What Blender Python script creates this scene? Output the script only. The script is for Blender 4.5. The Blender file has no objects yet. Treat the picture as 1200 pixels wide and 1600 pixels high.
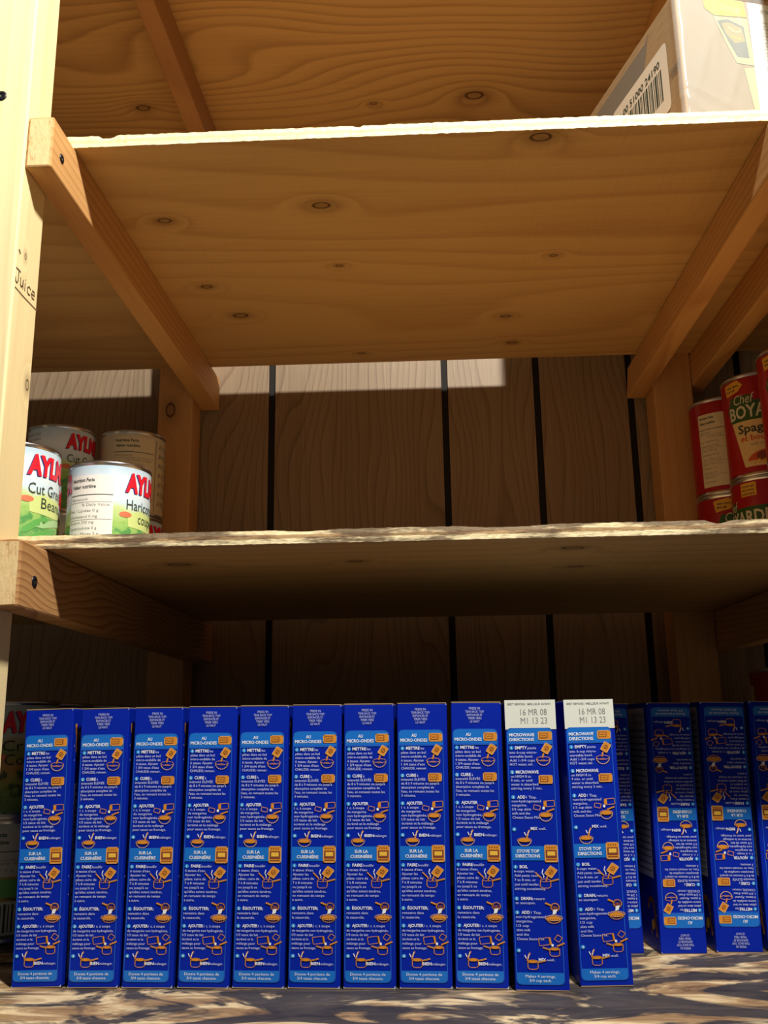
import bpy, bmesh, math, random
from mathutils import Vector, Matrix
PI = math.pi
random.seed(7)
S = bpy.context.scene
COL = S.collection

# ---------------------------------------------------------------- camera
CAM = Vector((0, 0, 0.16726))
rr = Vector((0.99898, 0.0427166, -0.0146218)); uu = Vector((0.0240044, -0.228209, 0.973316)); ff = Vector((-0.03824, 0.972675, 0.2290015))
cd = bpy.data.cameras.new('camera'); cam = bpy.data.objects.new('camera', cd); COL.objects.link(cam)
m = Matrix((rr, uu, -ff)).transposed().to_4x4(); m.translation = CAM
cam.matrix_world = m
cd.sensor_fit = 'VERTICAL'; cd.sensor_height = 24; cd.sensor_width = 18; cd.lens = 1441.34 * 24 / 1600
cd.clip_start = 0.01
S.camera = cam

# ---------------------------------------------------------------- world, lamp, exposure
w = bpy.data.worlds.new('room_air'); S.world = w; w.use_nodes = True
bg = w.node_tree.nodes['Background']; bg.inputs[0].default_value = (1.0, 0.92, 0.80, 1); bg.inputs[1].default_value = 0.06
ld = bpy.data.lights.new('ceiling_bulb', 'POINT'); ld.energy = 92; ld.color = (1.0, 0.95, 0.84); ld.shadow_soft_size = 0.045
lo = bpy.data.objects.new('ceiling_bulb', ld); lo.location = (0.24, 0.03, 1.17); COL.objects.link(lo)
S.view_settings.view_transform = 'Standard'; S.view_settings.look = 'None'; S.view_settings.gamma = 1
S.view_settings.use_curve_mapping = False; S.view_settings.exposure = 0.0

# ---------------------------------------------------------------- materials
def sock(n, *names):
    for k in names:
        if k in n.inputs: return n.inputs[k]
def plain(name, col, rough=.5, metal=0.0, spec=.4):
    mt = bpy.data.materials.new(name); mt.use_nodes = True
    b = mt.node_tree.nodes['Principled BSDF']
    b.inputs['Base Color'].default_value = (*col, 1); b.inputs['Roughness'].default_value = rough; b.inputs['Metallic'].default_value = metal
    s = sock(b, 'Specular IOR Level', 'Specular')
    if s: s.default_value = spec
    return mt
class NT:
    def __init__(s, mt): s.t = mt.node_tree; s.b = s.t.nodes['Principled BSDF']
    def n(s, typ, **kw):
        nd = s.t.nodes.new(typ)
        for k, v in kw.items(): setattr(nd, k, v)
        return nd
    def l(s, a, b): s.t.links.new(a, b)
    def put(s, i, v):
        if hasattr(v, 'node'): s.l(v, i)
        else: i.default_value = v
    def math(s, op, a, b=0.0, c=None, clamp=False):
        nd = s.n('ShaderNodeMath', operation=op); nd.use_clamp = clamp
        s.put(nd.inputs[0], a); s.put(nd.inputs[1], b)
        if c is not None: s.put(nd.inputs[2], c)
        return nd.outputs[0]
    def coords(s, scale=(1, 1, 1), loc=(0, 0, 0), rot=(0, 0, 0)):
        tc = s.n('ShaderNodeTexCoord'); mp = s.n('ShaderNodeMapping')
        mp.inputs['Scale'].default_value = scale; mp.inputs['Location'].default_value = loc; mp.inputs['Rotation'].default_value = rot
        s.l(tc.outputs['Object'], mp.inputs[0]); return mp.outputs[0]
    def noise(s, vec, scale=1.0, detail=2.0, rough=.5, dist=0.0):
        nd = s.n('ShaderNodeTexNoise'); s.l(vec, nd.inputs['Vector'])
        nd.inputs['Scale'].default_value = scale; nd.inputs['Detail'].default_value = detail; nd.inputs['Roughness'].default_value = rough; nd.inputs['Distortion'].default_value = dist
        return nd.outputs[0]
    def mix(s, f, a, b, mode='MIX'):
        nd = s.n('ShaderNodeMix', data_type='RGBA', blend_type=mode)
        s.put(nd.inputs[0], f)
        for i, v in ((6, a), (7, b)):
            if hasattr(v, 'node'): s.l(v, nd.inputs[i])
            else: nd.inputs[i].default_value = (*v, 1)
        return nd.outputs[2]
    def ramp(s, v, stops):
        nd = s.n('ShaderNodeValToRGB'); s.l(v, nd.inputs[0]); e = nd.color_ramp.elements
        while len(e) < len(stops): e.new(.5)
        for k, (p, c) in enumerate(stops):
            e[k].position = p; e[k].color = (*c, 1) if not isinstance(c, (int, float)) else (c, c, c, 1)
        return nd.outputs[0]
    def bump(s, h, strength=.2, dist=.001):
        nd = s.n('ShaderNodeBump'); nd.inputs['Strength'].default_value = strength; nd.inputs['Distance'].default_value = dist
        s.l(h, nd.inputs['Height']); s.l(nd.outputs[0], s.b.inputs['Normal'])

def wood(name, light, dark, grain='X', across='Y', freq=55., wav=3.0, knots=(), seed=0, contrast=.5, rough=.6, stretch=3.0, fig=9., kr=.0044):
    """grain runs along one axis; rings are bands across it, bent by slow noise and by the knots"""
    mt = plain(name, light, rough, 0, .3); t = NT(mt)
    ai = 'XYZ'.index(grain); ci = 'XYZ'.index(across)
    sc = [fig, fig, fig]; sc[ai] = fig / stretch
    v0 = t.coords((1, 1, 1))
    v = t.coords(sc, (seed * 1.7, seed * 2.3, seed * .9))
    n1 = t.noise(v, 1.0, 1.0, .4)
    sep = t.n('ShaderNodeSeparateXYZ'); t.l(v0, sep.inputs[0]); acr = sep.outputs[ci]
    ph = t.math('ADD', t.math('MULTIPLY', acr, freq), t.math('MULTIPLY', n1, wav * 2))
    kdark = None
    for (kx, ky, kz, ks) in knots:
        sub = t.n('ShaderNodeVectorMath', operation='SUBTRACT'); t.l(v0, sub.inputs[0]); sub.inputs[1].default_value = (kx, ky, kz)
        mul = t.n('ShaderNodeVectorMath', operation='MULTIPLY'); t.l(sub.outputs[0], mul.inputs[0])
        q = [1, 1, 1]; q[ai] = .62; mul.inputs[1].default_value = q
        ln = t.n('ShaderNodeVectorMath', operation='LENGTH'); t.l(mul.outputs[0], ln.inputs[0]); d = t.math('DIVIDE', ln.outputs['Value'], ks * kr)
        fall = t.math('POWER', 2.718, t.math('MULTIPLY', t.math('MULTIPLY', d, d), -.10))
        ph = t.math('ADD', ph, t.math('MULTIPLY', fall, 1.6))
        ring = t.math('POWER', 2.718, t.math('MULTIPLY', t.math('POWER', t.math('SUBTRACT', d, .85), 2.0), -17.))
        halo = t.math('MULTIPLY', t.math('POWER', 2.718, t.math('MULTIPLY', t.math('MULTIPLY', d, d), -.28)), .50)
        kk = t.math('MAXIMUM', t.math('MULTIPLY', ring, .98), halo)
        kdark = kk if kdark is None else t.math('MAXIMUM', kdark, kk)
    saw = t.math('FRACT', ph)
    band = t.ramp(saw, [(0, 0.0), (.55, .35), (.86, 1.0), (1.0, 0.0)])
    fs = [260, 260, 260]; fs[ai] = 9
    fib = t.noise(t.coords(fs, (seed, 0, seed)), 1.0, 3.0, .6)
    bs = [7, 7, 7]; bs[ai] = 2.2
    blot = t.noise(t.coords(bs, (seed * 3.1, 1, 2)), 1.0, 2.0, .5)
    f = t.math('MULTIPLY', band, contrast)
    f = t.math('ADD', f, t.math('MULTIPLY', t.math('SUBTRACT', fib, .5), .55))
    f = t.math('ADD', f, t.math('MULTIPLY', t.math('SUBTRACT', blot, .5), .9), clamp=True)
    c = t.mix(f, light, dark)
    if kdark is not None: c = t.mix(kdark, c, (.07, .024, .010))
    t.l(c, t.b.inputs['Base Color'])
    t.bump(fib, .25, .0006)
    return mt

PL, PD = (.64, .41, .17), (.42, .22, .08)
m_ply3 = wood('pine_plywood', PL, PD, 'X', 'Y', 24, 3.6, seed=1, contrast=.45, stretch=6, fig=7,
    knots=[(.101, .6344, .612, 1.25), (-.0789, .7186, .612, 1.15), (-.2212, .7341, .612, .9), (-.2126, .8612, .612, .85), (-.1911, .9307, .612, 1.2), (-.073, .8265, .612, .55),
           (.1361, .8208, .612, .55), (.1011, .9539, .612, .8), (.1149, 1.0266, .612, .8), (-.0654, 1.0454, .612, .6)])
m_ply4 = wood('fir_plywood', (.56, .335, .13), (.30, .15, .055), 'X', 'Y', 52, 7, seed=5, contrast=.66, stretch=3.2, fig=6,
    knots=[(-.338, 1.01, .94, 1.3), (.0815, 1.012, .94, 1.7), (-.0456, 1.02, .94, .6), (.3, .93, .94, 1.1)])
m_ply2 = wood('worn_pine_plywood', (.60, .37, .15), (.38, .2, .07), 'X', 'Y', 38, 3, seed=9, contrast=.4, stretch=6, fig=7,
    knots=[(-.1868, .6975, .294, 1.3), (.111, .665, .294, 1.2), (.1262, .7461, .294, .9), (-.05, .7, .294, .8)])
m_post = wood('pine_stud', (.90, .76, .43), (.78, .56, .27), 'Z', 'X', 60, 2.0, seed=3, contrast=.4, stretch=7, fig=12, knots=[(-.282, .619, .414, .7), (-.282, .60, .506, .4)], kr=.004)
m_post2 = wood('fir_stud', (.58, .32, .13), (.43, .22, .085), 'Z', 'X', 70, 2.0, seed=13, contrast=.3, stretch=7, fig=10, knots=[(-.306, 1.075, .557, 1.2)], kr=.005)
m_cleat = wood('pine_cleat', (.66, .37, .14), (.44, .20, .065), 'Y', 'Z', 150, 2.5, seed=4, contrast=.6, stretch=6, fig=14)
m_cleat_b = wood('fir_cleat', (.54, .29, .115), (.32, .14, .05), 'Y', 'Z', 210, 5.5, seed=8, contrast=.9, stretch=1.6, fig=13)
m_cleat_c = wood('dark_fir_cleat', (.40, .20, .08), (.27, .12, .045), 'Y', 'Z', 120, 3, seed=11, contrast=.5, stretch=6, fig=12)
m_end = plain('end_grain', (.74, .50, .25), .85); t = NT(m_end)
n_ = t.noise(t.coords((330, 330, 120)), 1, 3, .7); t.l(t.ramp(n_, [(.28, (.45, .22, .08)), (.42, (.80, .56, .27)), (.8, (.88, .66, .36))]), t.b.inputs['Base Color']); t.bump(n_, .5, .001)

def ply_edge(name, mid, z0, dirty):
    mt = plain(name, (.8, .6, .35), .8); t = NT(mt)
    tc = t.n('ShaderNodeTexCoord'); sp = t.n('ShaderNodeSeparateXYZ'); t.l(tc.outputs['Object'], sp.inputs[0])
    u = t.math('DIVIDE', t.math('SUBTRACT', sp.outputs[2], z0), .0095)
    n = t.noise(t.coords((70, 70, 420)), 1, 4, .7)
    n2 = t.noise(t.coords((17, 3, 110), (3, 0, 0)), 1, 4, .65)
    ply = t.ramp(t.math('ADD', u, t.math('MULTIPLY', t.math('SUBTRACT', n, .5), .35)), [(0, (.95, .80, .5)), (.34, (.93, .76, .46)), (.42, mid), (.62, mid), (.7, (.95, .78, .48)), (1, (.9, .72, .42))])
    f = t.ramp(n2, [(.56 - dirty, 0.0), (.68 - dirty * 1.1, 1.0)])
    f2 = t.math('MULTIPLY', f, .85 if dirty > 0 else .35)
    t.l(t.mix(f2, ply, (.11, .06, .035)), t.b.inputs['Base Color']); t.bump(n, .6, .0015)
    return mt
m_edge3 = ply_edge('plywood_edge', (.84, .62, .32), .6122, -.06)
m_edge2 = ply_edge('soiled_plywood_edge', (.42, .26, .12), .2936, .12)

m_counter = plain('stained_board', (.3, .2, .12), .55, 0, .4); t = NT(m_counter)
va = t.coords((8, 17, 17), (1.3, 2, 0)); na = t.noise(va, 1, 4, .62, 1.6)
vb = t.coords((13, 48, 48), (7, 1, 0)); nb = t.noise(vb, 1, 5, .65, .8)
wood_c = t.ramp(nb, [(.3, (.14, .075, .035)), (.46, (.38, .24, .12)), (.58, (.78, .62, .38)), (.8, (.40, .26, .14))])
stain = t.ramp(nb, [(.3, (.02, .018, .022)), (.6, (.075, .062, .055)), (.8, (.22, .17, .13))])
t.l(t.mix(t.ramp(na, [(.48, 0.0), (.56, 1.0)]), stain, wood_c), t.b.inputs['Base Color']); t.bump(nb, .3, .001)

m_panel = plain('wood_panelling', (.36, .25, .16), .5, 0, .3); t = NT(m_panel)
pa = t.coords((1, 1, 1)); sp = t.n('ShaderNodeSeparateXYZ'); t.l(pa, sp.inputs[0])
nn = t.noise(t.coords((13, 1, 3.2), (2.2, 0, 4.1)), 1, 1, .4)
ph = t.math('ADD', t.math('MULTIPLY', sp.outputs[0], 95.), t.math('MULTIPLY', nn, 13.))
bn = t.ramp(t.math('FRACT', ph), [(0, 0.0), (.7, .25), (.93, 1.0), (1, 0.0)])
fb = t.noise(t.coords((520, 1, 7)), 1, 3, .7); bl = t.noise(t.coords((16, 1, 2)), 1, 2, .5)
f = t.math('ADD', t.math('MULTIPLY', bn, .55), t.math('MULTIPLY', t.math('SUBTRACT', fb, .42), 1.1)); f = t.math('ADD', f, t.math('MULTIPLY', t.math('SUBTRACT', bl, .5), .6), clamp=True)
t.l(t.mix(f, (.30, .22, .145), (.14, .092, .055)), t.b.inputs['Base Color'])
m_groove = plain('groove_black', (.012, .009, .008), .8)

m_screw = plain('black_screw', (.05, .05, .055), .35, .8); m_zinc = plain('zinc_screw', (.55, .55, .57), .3, 1.0)
m_ink = plain('marker_ink', (.16, .10, .06), .8)
m_blue = plain('carton_blue', (.0015, .018, .38), .5, 0, .12)
m_cyan = plain('print_cyan', (.008, .16, .62), .4); m_line = plain('print_line_blue', (.012, .11, .60), .4)
m_num = plain('print_bullet', (.03, .33, .80), .4); m_white = plain('print_white', (.62, .66, .90), .45); m_bold = plain('print_bold_white', (.85, .88, .98), .45)
m_orange = plain('print_orange', (.70, .27, .025), .45); m_pale = plain('print_pale_outline', (.80, .46, .22), .45); m_red = plain('print_brown', (.20, .05, .03), .5)
m_kraft = plain('paperboard_edge', (.38, .26, .16), .8); m_cream = plain('carton_white', (.74, .76, .70), .5); m_dots = plain('print_grey', (.22, .22, .22), .6)
m_lav = plain('print_lavender', (.34, .38, .72), .5)

# ---------------------------------------------------------------- helpers
def link_mesh(name, me, parent=None):
    o = bpy.data.objects.new(name, me); COL.objects.link(o)
    if parent is not None: o.parent = parent
    return o
def obj(name, verts, faces, mats, mi=None, parent=None, smooth=False, bevel=0, recalc=False):
    me = bpy.data.meshes.new(name); me.from_pydata([tuple(v) for v in verts], [], faces)
    for mm in (mats if isinstance(mats, (list, tuple)) else [mats]): me.materials.append(mm)
    if mi:
        for p, k in zip(me.polygons, mi): p.material_index = k
    if bevel or recalc:
        bm = bmesh.new(); bm.from_mesh(me); bmesh.ops.recalc_face_normals(bm, faces=bm.faces)
        if bevel: bmesh.ops.bevel(bm, geom=bm.edges[:], offset=bevel, segments=2, affect='EDGES', profile=.5)
        bm.to_mesh(me); bm.free()
    if smooth:
        for p in me.polygons: p.use_smooth = True
    return link_mesh(name, me, parent)
def thing(name, label, cat, loc=(0, 0, 0), rz=0, group=None):
    o = bpy.data.objects.new(name, None); COL.objects.link(o); o.empty_display_size = .02
    o.location = loc; o.rotation_euler = (0, 0, rz); o['label'] = label; o['category'] = cat
    if group: o['group'] = group
    return o
BOXF = [(0, 3, 2, 1), (4, 5, 6, 7), (0, 1, 5, 4), (1, 2, 6, 5), (2, 3, 7, 6), (3, 0, 4, 7)]
def boxv(x0, x1, y0, y1, z0, z1):
    return [(x0, y0, z0), (x1, y0, z0), (x1, y1, z0), (x0, y1, z0), (x0, y0, z1), (x1, y0, z1), (x1, y1, z1), (x0, y1, z1)]
def box(name, x0, x1, y0, y1, z0, z1, mat, parent=None, bevel=.0008, front=None):
    return obj(name, boxv(x0, x1, y0, y1, z0, z1), BOXF, [mat, front or mat], [0, 0, 1, 0, 0, 0], parent, bevel=bevel)
def skew(name, q, mat, parent=None, bevel=.0008, front=None):
    return obj(name, q, BOXF, [mat, front or mat], [0, 0, 1, 0, 0, 0], parent, bevel=bevel)
def lathe(prof, n=48):
    vs, fs = [], []
    for r, z in prof:
        for k in range(n): a = 2 * PI * k / n; vs.append((r * math.sin(a), -r * math.cos(a), z))
    for i in range(len(prof) - 1):
        for k in range(n): vs_ = i * n; fs.append((vs_ + k, vs_ + (k + 1) % n, vs_ + n + (k + 1) % n, vs_ + n + k))
    return vs, fs

_tc = {}
def text_geo(s, bold):
    key = (s, bold)
    if key in _tc: return _tc[key]
    c = bpy.data.curves.new('lettering', 'FONT'); c.body = s; c.size = 1; c.resolution_u = 2; c.offset = (bold if not isinstance(bold, bool) else .022) if bold else 0.0
    o = bpy.data.objects.new('lettering', c); COL.objects.link(o); bpy.context.view_layer.update()
    me = bpy.data.meshes.new_from_object(o.evaluated_get(bpy.context.evaluated_depsgraph_get()))
    vs = [(v.co.x, v.co.y) for v in me.vertices]; fs = [tuple(p.vertices) for p in me.polygons]
    bpy.data.objects.remove(o); bpy.data.curves.remove(c); bpy.data.meshes.remove(me)
    x0 = min(v[0] for v in vs); x1 = max(v[0] for v in vs)
    _tc[key] = ([(x - x0, y) for x, y in vs], fs, x1 - x0); return _tc[key]

class Print:
    """ink on a sheet: x to the right, y downwards"""
    def __init__(s): s.v = []; s.f = []; s.m = []; s.ly = []; s.mats = []
    def mi(s, m_):
        if m_ not in s.mats: s.mats.append(m_)
        return s.mats.index(m_)
    def add(s, vs, fs, mat, layer):
        b = len(s.v); s.v += [(x, y, layer) for x, y in vs]; k = s.mi(mat)
        for f in fs: s.f.append(tuple(b + i for i in f)); s.m.append(k)
    def poly(s, pts, mat, layer=1): s.add(pts, [tuple(range(len(pts)))], mat, layer)
    def rect(s, x0, y0, x1, y1, mat, layer=1): s.poly([(x0, y0), (x0, y1), (x1, y1), (x1, y0)], mat, layer)
    def rrect(s, x0, y0, x1, y1, r, top=True, bot=True):
        p = []
        def arc(cx, cy, a0):
            for k in range(6): a = math.radians(a0 + 90 * k / 5); p.append((cx + r * math.cos(a), cy - r * math.sin(a)))
        if top: arc(x1 - r, y0 + r, 0); arc(x0 + r, y0 + r, 90)
        else: p.extend([(x1, y0), (x0, y0)])
        if bot: arc(x0 + r, y1 - r, 180); arc(x1 - r, y1 - r, 270)
        else: p.extend([(x0, y1), (x1, y1)])
        return p
    def stroke(s, pts, w_, mat, layer=2, closed=False):
        if closed: pts = list(pts) + [pts[0]]
        for (a, b) in zip(pts[:-1], pts[1:]):
            dx, dy = b[0] - a[0], b[1] - a[1]; L = math.hypot(dx, dy) or 1e-9; ux, uy = dx / L * w_ * .5, dy / L * w_ * .5
            s.add([(a[0] - ux - uy, a[1] - uy + ux), (b[0] + ux - uy, b[1] + uy + ux), (b[0] + ux + uy, b[1] + uy - ux), (a[0] - ux + uy, a[1] - uy - ux)], [(0, 1, 2, 3)], mat, layer)
    def ell(s, cx, cy, rx, ry, mat, layer=2, n=16, a0=0, a1=360):
        s.poly([(cx + rx * math.cos(math.radians(a0 + (a1 - a0) * k / n)), cy + ry * math.sin(math.radians(a0 + (a1 - a0) * k / n))) for k in range(n + (0 if a1 - a0 >= 360 else 1))], mat, layer)
    def arc(s, cx, cy, rx, ry, w_, mat, layer=3, n=14, a0=0, a1=360):
        s.stroke([(cx + rx * math.cos(math.radians(a0 + (a1 - a0) * k / n)), cy + ry * math.sin(math.radians(a0 + (a1 - a0) * k / n))) for k in range(n + 1)], w_, mat, layer)
    def rot(s, pts, cx, cy, deg):
        c, d = math.cos(math.radians(deg)), math.sin(math.radians(deg))
        return [(cx + x * c - y * d, cy + x * d + y * c) for x, y in pts]
    def text(s, st, x, y, cap, mat, width=None, align='l', bold=False, layer=3, slant=0):
        vs, fs, wd = text_geo(st, bold); k = cap / .69; kx = k if width is None else width / wd
        if width is None and wd * k == 0: return
        off = 0 if align == 'l' else (-wd * kx / 2 if align == 'c' else -wd * kx)
        s.add([(x + off + (a + slant * b) * kx, y - b * k) for a, b in vs], fs, mat, layer)
    def build(s, name, fn, parent=None, slices=None):
        if not slices: return obj(name, [fn(*v) for v in s.v], s.f, s.mats, s.m, parent)
        me = bpy.data.meshes.new(name); me.from_pydata(s.v, [], s.f)
        for mm in s.mats: me.materials.append(mm)
        for p, k in zip(me.polygons, s.m): p.material_index = k
        bm = bmesh.new(); bm.from_mesh(me)
        x0, x1, st = slices; x = x0
        while x < x1:
            bmesh.ops.bisect_plane(bm, geom=bm.verts[:] + bm.edges[:] + bm.faces[:], plane_co=(x, 0, 0), plane_no=(1, 0, 0)); x += st
        for v in bm.verts: v.co = fn(*v.co)
        bm.to_mesh(me); bm.free(); return link_mesh(name, me, parent)

# ---------------------------------------------------------------- the wall behind
def build_wall():
    X0, X1, Z0, Z1, D = -.95, 1.0, -.1, 1.5, 1.125
    gx = [-.70, -.535, -.30, -.1873, .0364, .1543, .2728, .41, .55, .78]; g = .0042
    vs, fs, mi = [], [], []
    def q(a, b, c, d, k): n = len(vs); vs.extend([a, b, c, d]); fs.append((n, n + 1, n + 2, n + 3)); mi.append(k)
    xs = [X0] + sum([[x - g, x + g] for x in gx], []) + [X1]
    for i in range(0, len(xs), 2):
        a, b = xs[i], xs[i + 1]; q((a, D, Z0), (b, D, Z0), (b, D, Z1), (a, D, Z1), 0)
    for x in gx:
        a, b, e = x - g, x + g, D + .004
        q((a, e, Z0), (b, e, Z0), (b, e, Z1), (a, e, Z1), 1); q((a, D, Z0), (a, e, Z0), (a, e, Z1), (a, D, Z1), 1); q((b, e, Z0), (b, D, Z0), (b, D, Z1), (b, e, Z1), 1)
    q((X0, D + .012, Z0), (X0, D + .012, Z1), (X1, D + .012, Z1), (X1, D + .012, Z0), 0)
    o = obj('wall_back', vs, fs, [m_panel, m_groove], mi); o['kind'] = 'structure'
build_wall()

# ---------------------------------------------------------------- shelving unit
unit = thing('shelving_unit', 'rough wooden shelving unit of plywood boards on stud posts and cleats', 'shelf', (0, .85, 0))
SH = (0, -.85, 0)
def rel(o): o.location = SH; return o
ZB = [.2936, .6122, .940]; TH = .0095; X0, X1 = -.72, .80
def shelf(z0, mat, edge, jit, chips=(), y0=.625):
    n = 520; vs, fs, mi = [], [], []
    for i in range(n + 1):
        x = X0 + (X1 - X0) * i / n
        jj = lambda a: random.uniform(-a, a)
        dz = 0; dy = 0
        for (cx, cw, ch) in chips:
            if abs(x - cx) < cw: dz = -ch * (1 - ((x - cx) / cw) ** 2); dy = ch * .8
        vs += [(x, y0 + jj(jit) * .6, z0 + jj(jit) * .4), (x, y0 + jj(jit) - .0003, z0 + TH * .45), (x, y0 + dy + jj(jit), z0 + TH + dz + jj(jit) * .5), (x, 1.075, z0 + TH), (x, 1.075, z0)]
    for i in range(n):
        a = i * 5; b = a + 5
        for j, k in ((0, 1), (1, 1), (2, 0), (3, 0), (4, 0)):
            j2 = (j + 1) % 5; fs.append((a + j, b + j, b + j2, a + j2)); mi.append(k)
    fs += [(0, 1, 2, 3, 4), tuple(n * 5 + k for k in (4, 3, 2, 1, 0))]; mi += [0, 0]
    return rel(obj('shelf_board', vs, fs, [mat, edge], mi, unit, recalc=True))
shelf(ZB[0], m_ply2, m_edge2, .0004, [(.205, .008, .002), (-.08, .02, .001), (.06, .03, .0012)])['label'] = 'worn middle plywood shelf board with soiled splintered front edge'
shelf(ZB[1], m_ply3, m_edge3, .0004, [(-.237, .006, .0018), (-.04, .004, .001)])['label'] = 'knotty pine plywood shelf board with pale front edge'
shelf(ZB[2], m_ply4, m_edge3, .0004)['label'] = 'topmost plywood shelf board with wavy dark grain'
# bottom board with notches for the front posts
def counter():
    pts = [(X0, .572), (-.3265, .572), (-.3265, .6265), (-.2805, .6265), (-.2805, .572), (.2885, .572), (.2885, .6265), (.3345, .6265), (.3345, .572), (X1, .572), (X1, 1.075), (X0, 1.075)]
    n = len(pts); vs = [(x, y, -.019) for x, y in pts] + [(x, y, 0) for x, y in pts]
    fs = [tuple(range(n))[::-1], tuple(range(n, 2 * n))] + [(i, (i + 1) % n, n + (i + 1) % n, n + i) for i in range(n)]
    o = rel(obj('shelf_board', vs, fs, m_counter, None, unit, recalc=True)); o['label'] = 'bottom board stained dark grey and tan'
counter()
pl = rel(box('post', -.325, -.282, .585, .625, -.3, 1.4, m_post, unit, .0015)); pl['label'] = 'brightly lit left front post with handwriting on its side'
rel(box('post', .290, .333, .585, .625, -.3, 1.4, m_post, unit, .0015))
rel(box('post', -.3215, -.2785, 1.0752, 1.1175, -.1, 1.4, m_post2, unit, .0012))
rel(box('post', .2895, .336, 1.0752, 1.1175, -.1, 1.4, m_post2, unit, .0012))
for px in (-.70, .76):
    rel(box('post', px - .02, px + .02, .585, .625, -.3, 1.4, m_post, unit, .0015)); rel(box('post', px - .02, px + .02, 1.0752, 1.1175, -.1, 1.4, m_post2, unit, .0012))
cleats = []
for k, z in enumerate(ZB):
    zt, zb = z - .0004, z - .042
    mc = (m_cleat_b, m_cleat, m_cleat_c)[k]
    if k == 0: zt, zb = z - .0004, z - .0455
    cl = skew('cleat', [(-.2817, .5862, zb), (-.2625, .5862, zb), (-.2545, 1.118, zb), (-.2782, 1.118, zb), (-.2817, .5862, zt), (-.2625, .5862, zt), (-.2545, 1.118, zt), (-.2782, 1.118, zt)], mc, unit, .0016, m_end)
    cr = None if k == 0 else skew('cleat', [(.2700, .5862, zb), (.2897, .5862, zb), (.2893, 1.118, zb), (.2660, 1.118, zb), (.2715, .5862, zt), (.2897, .5862, zt), (.2893, 1.118, zt), (.2700, 1.118, zt)], m_cleat, unit, .0016, m_end)
    rel(cl); cleats.append(cl)
    if cr: rel(cr)
    c2 = rel(box('cleat', .3365, .3565, .5862, 1.118, zb, zt, m_cleat, unit, .0016, m_end))
def screw(parent, at, axis, r=.0042, mat=m_screw):
    prof = [(0.0001, .0001), (r * .28, .0001), (r * .34, .0004), (r * .5, .0007), (r * .9, .0005), (r, 0), (r, -.002)]
    vs, fs = lathe(prof, 20); o = obj('screw', vs, fs, [mat, m_zinc], [1 if i < 20 else 0 for i in range(len(fs))], parent, smooth=True)
    q = Vector((0, 0, 1)).rotation_difference(Vector(axis)).to_matrix().to_4x4(); q.translation = Vector(at) - (Vector(parent.location) + Vector((0, .85, 0)) if False else Vector((0, 0, 0)))
    o.matrix_parent_inverse = Matrix.Identity(4); o.matrix_local = q
    return o
screw(cleats[1], (-.2620, .6035, .588), (1, 0, 0), .0036)
screw(cleats[0], (-.2620, .6096, .268), (1, 0, 0), .0042)
screw(pl, (-.3033, .5848, .630), (0, -1, 0), .0042)
# handwriting on the side of the left front post (plane x = -.282)
hw = Print()
def W(pts, w_=.0009): hw.stroke(pts, w_, m_ink, 1)
W([(.5868, .4905), (.5935, .4905)]); W([(.591, .4905), (.591, .4825), (.5895, .4800), (.5872, .4805), (.5868, .4830)])
W([(.5945, .4865), (.5948, .4815), (.5965, .4805), (.5985, .4822), (.5988, .4865)]); W([(.5988, .4865), (.5992, .4805)])
W([(.6022, .4860), (.6024, .4806)]); W([(.6022, .4885), (.6024, .4890)])
W([(.6115, .4858), (.6090, .4868), (.6065, .4848), (.6064, .4822), (.6085, .4806), (.6112, .4812)])
W([(.6140, .4836), (.6185, .4840), (.6178, .4866), (.6150, .4866), (.6138, .4836), (.6150, .4808), (.6185, .4812)])
W([(.5872, .4756), (.600, .4750), (.6243, .4752)], .0008); W([(.589, .5052), (.5905, .5040)], .0016)
hp = hw.build('handwriting', lambda x, y, l: (-.28165, x, y), pl)

# ---------------------------------------------------------------- pasta cartons
BW, BD, BH = .0350, .090, .184
YZ = [(1097.5, .1852), (1100.5, .184), (1150, .1621), (1200, .1406), (1250, .1194), (1300, .0985), (1350, .0779), (1400, .0577), (1450, .0377), (1500, .018), (1546, 0.0)]
def y2z(y):
    for (a, za), (b, zb) in zip(YZ[:-1], YZ[1:]):
        if y <= b or b == 1546: return za + (zb - za) * (y - a) / (b - a)
KX = BW / 77.5
def face_map(off=.00025):
    return lambda x, y, l: (-BW / 2 + x * KX, -BD / 2 - off - l * .00009, y2z(y))
def micro(p, x0, y0, w_=20, h=12.5):
    p.poly(p.rrect(x0, y0, x0 + w_, y0 + h, 1.6), m_orange, 3); p.stroke(p.rrect(x0, y0, x0 + w_, y0 + h, 1.6), .7, m_pale, 4, True)
    p.rect(x0 + 1.8, y0 + 2, x0 + w_ * .66, y0 + h - 2.2, m_red, 4); p.rect(x0 + 2.8, y0 + 3, x0 + w_ * .66 - 1, y0 + h - 3.2, m_orange, 5)
    p.stroke([(x0 + 4.2, y0 + 5), (x0 + 6.5, y0 + 7), (x0 + 8.5, y0 + 5), (x0 + 11, y0 + 7)], .7, m_red, 6)
    p.stroke([(x0 + w_ * .72, y0 + 2), (x0 + w_ * .72, y0 + h - 2)], .5, m_red, 4)
def pouch(p, cx, cy, w_, h, deg, fill=True):
    q = p.rot([(-w_ / 2, -h / 2), (w_ / 2, -h / 2), (w_ / 2, h / 2), (-w_ / 2, h / 2)], cx, cy, deg)
    if fill:
        p.poly(q, m_orange, 3); p.arc(cx, cy, w_ * .26, h * .22, .8, m_red, 4, 10); p.stroke([(cx - 1.5, cy + 1), (cx + 1.5, cy - 1)], .8, m_red, 5)
    p.stroke(q, .9, m_pale if fill else m_orange, 4, True)
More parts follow.
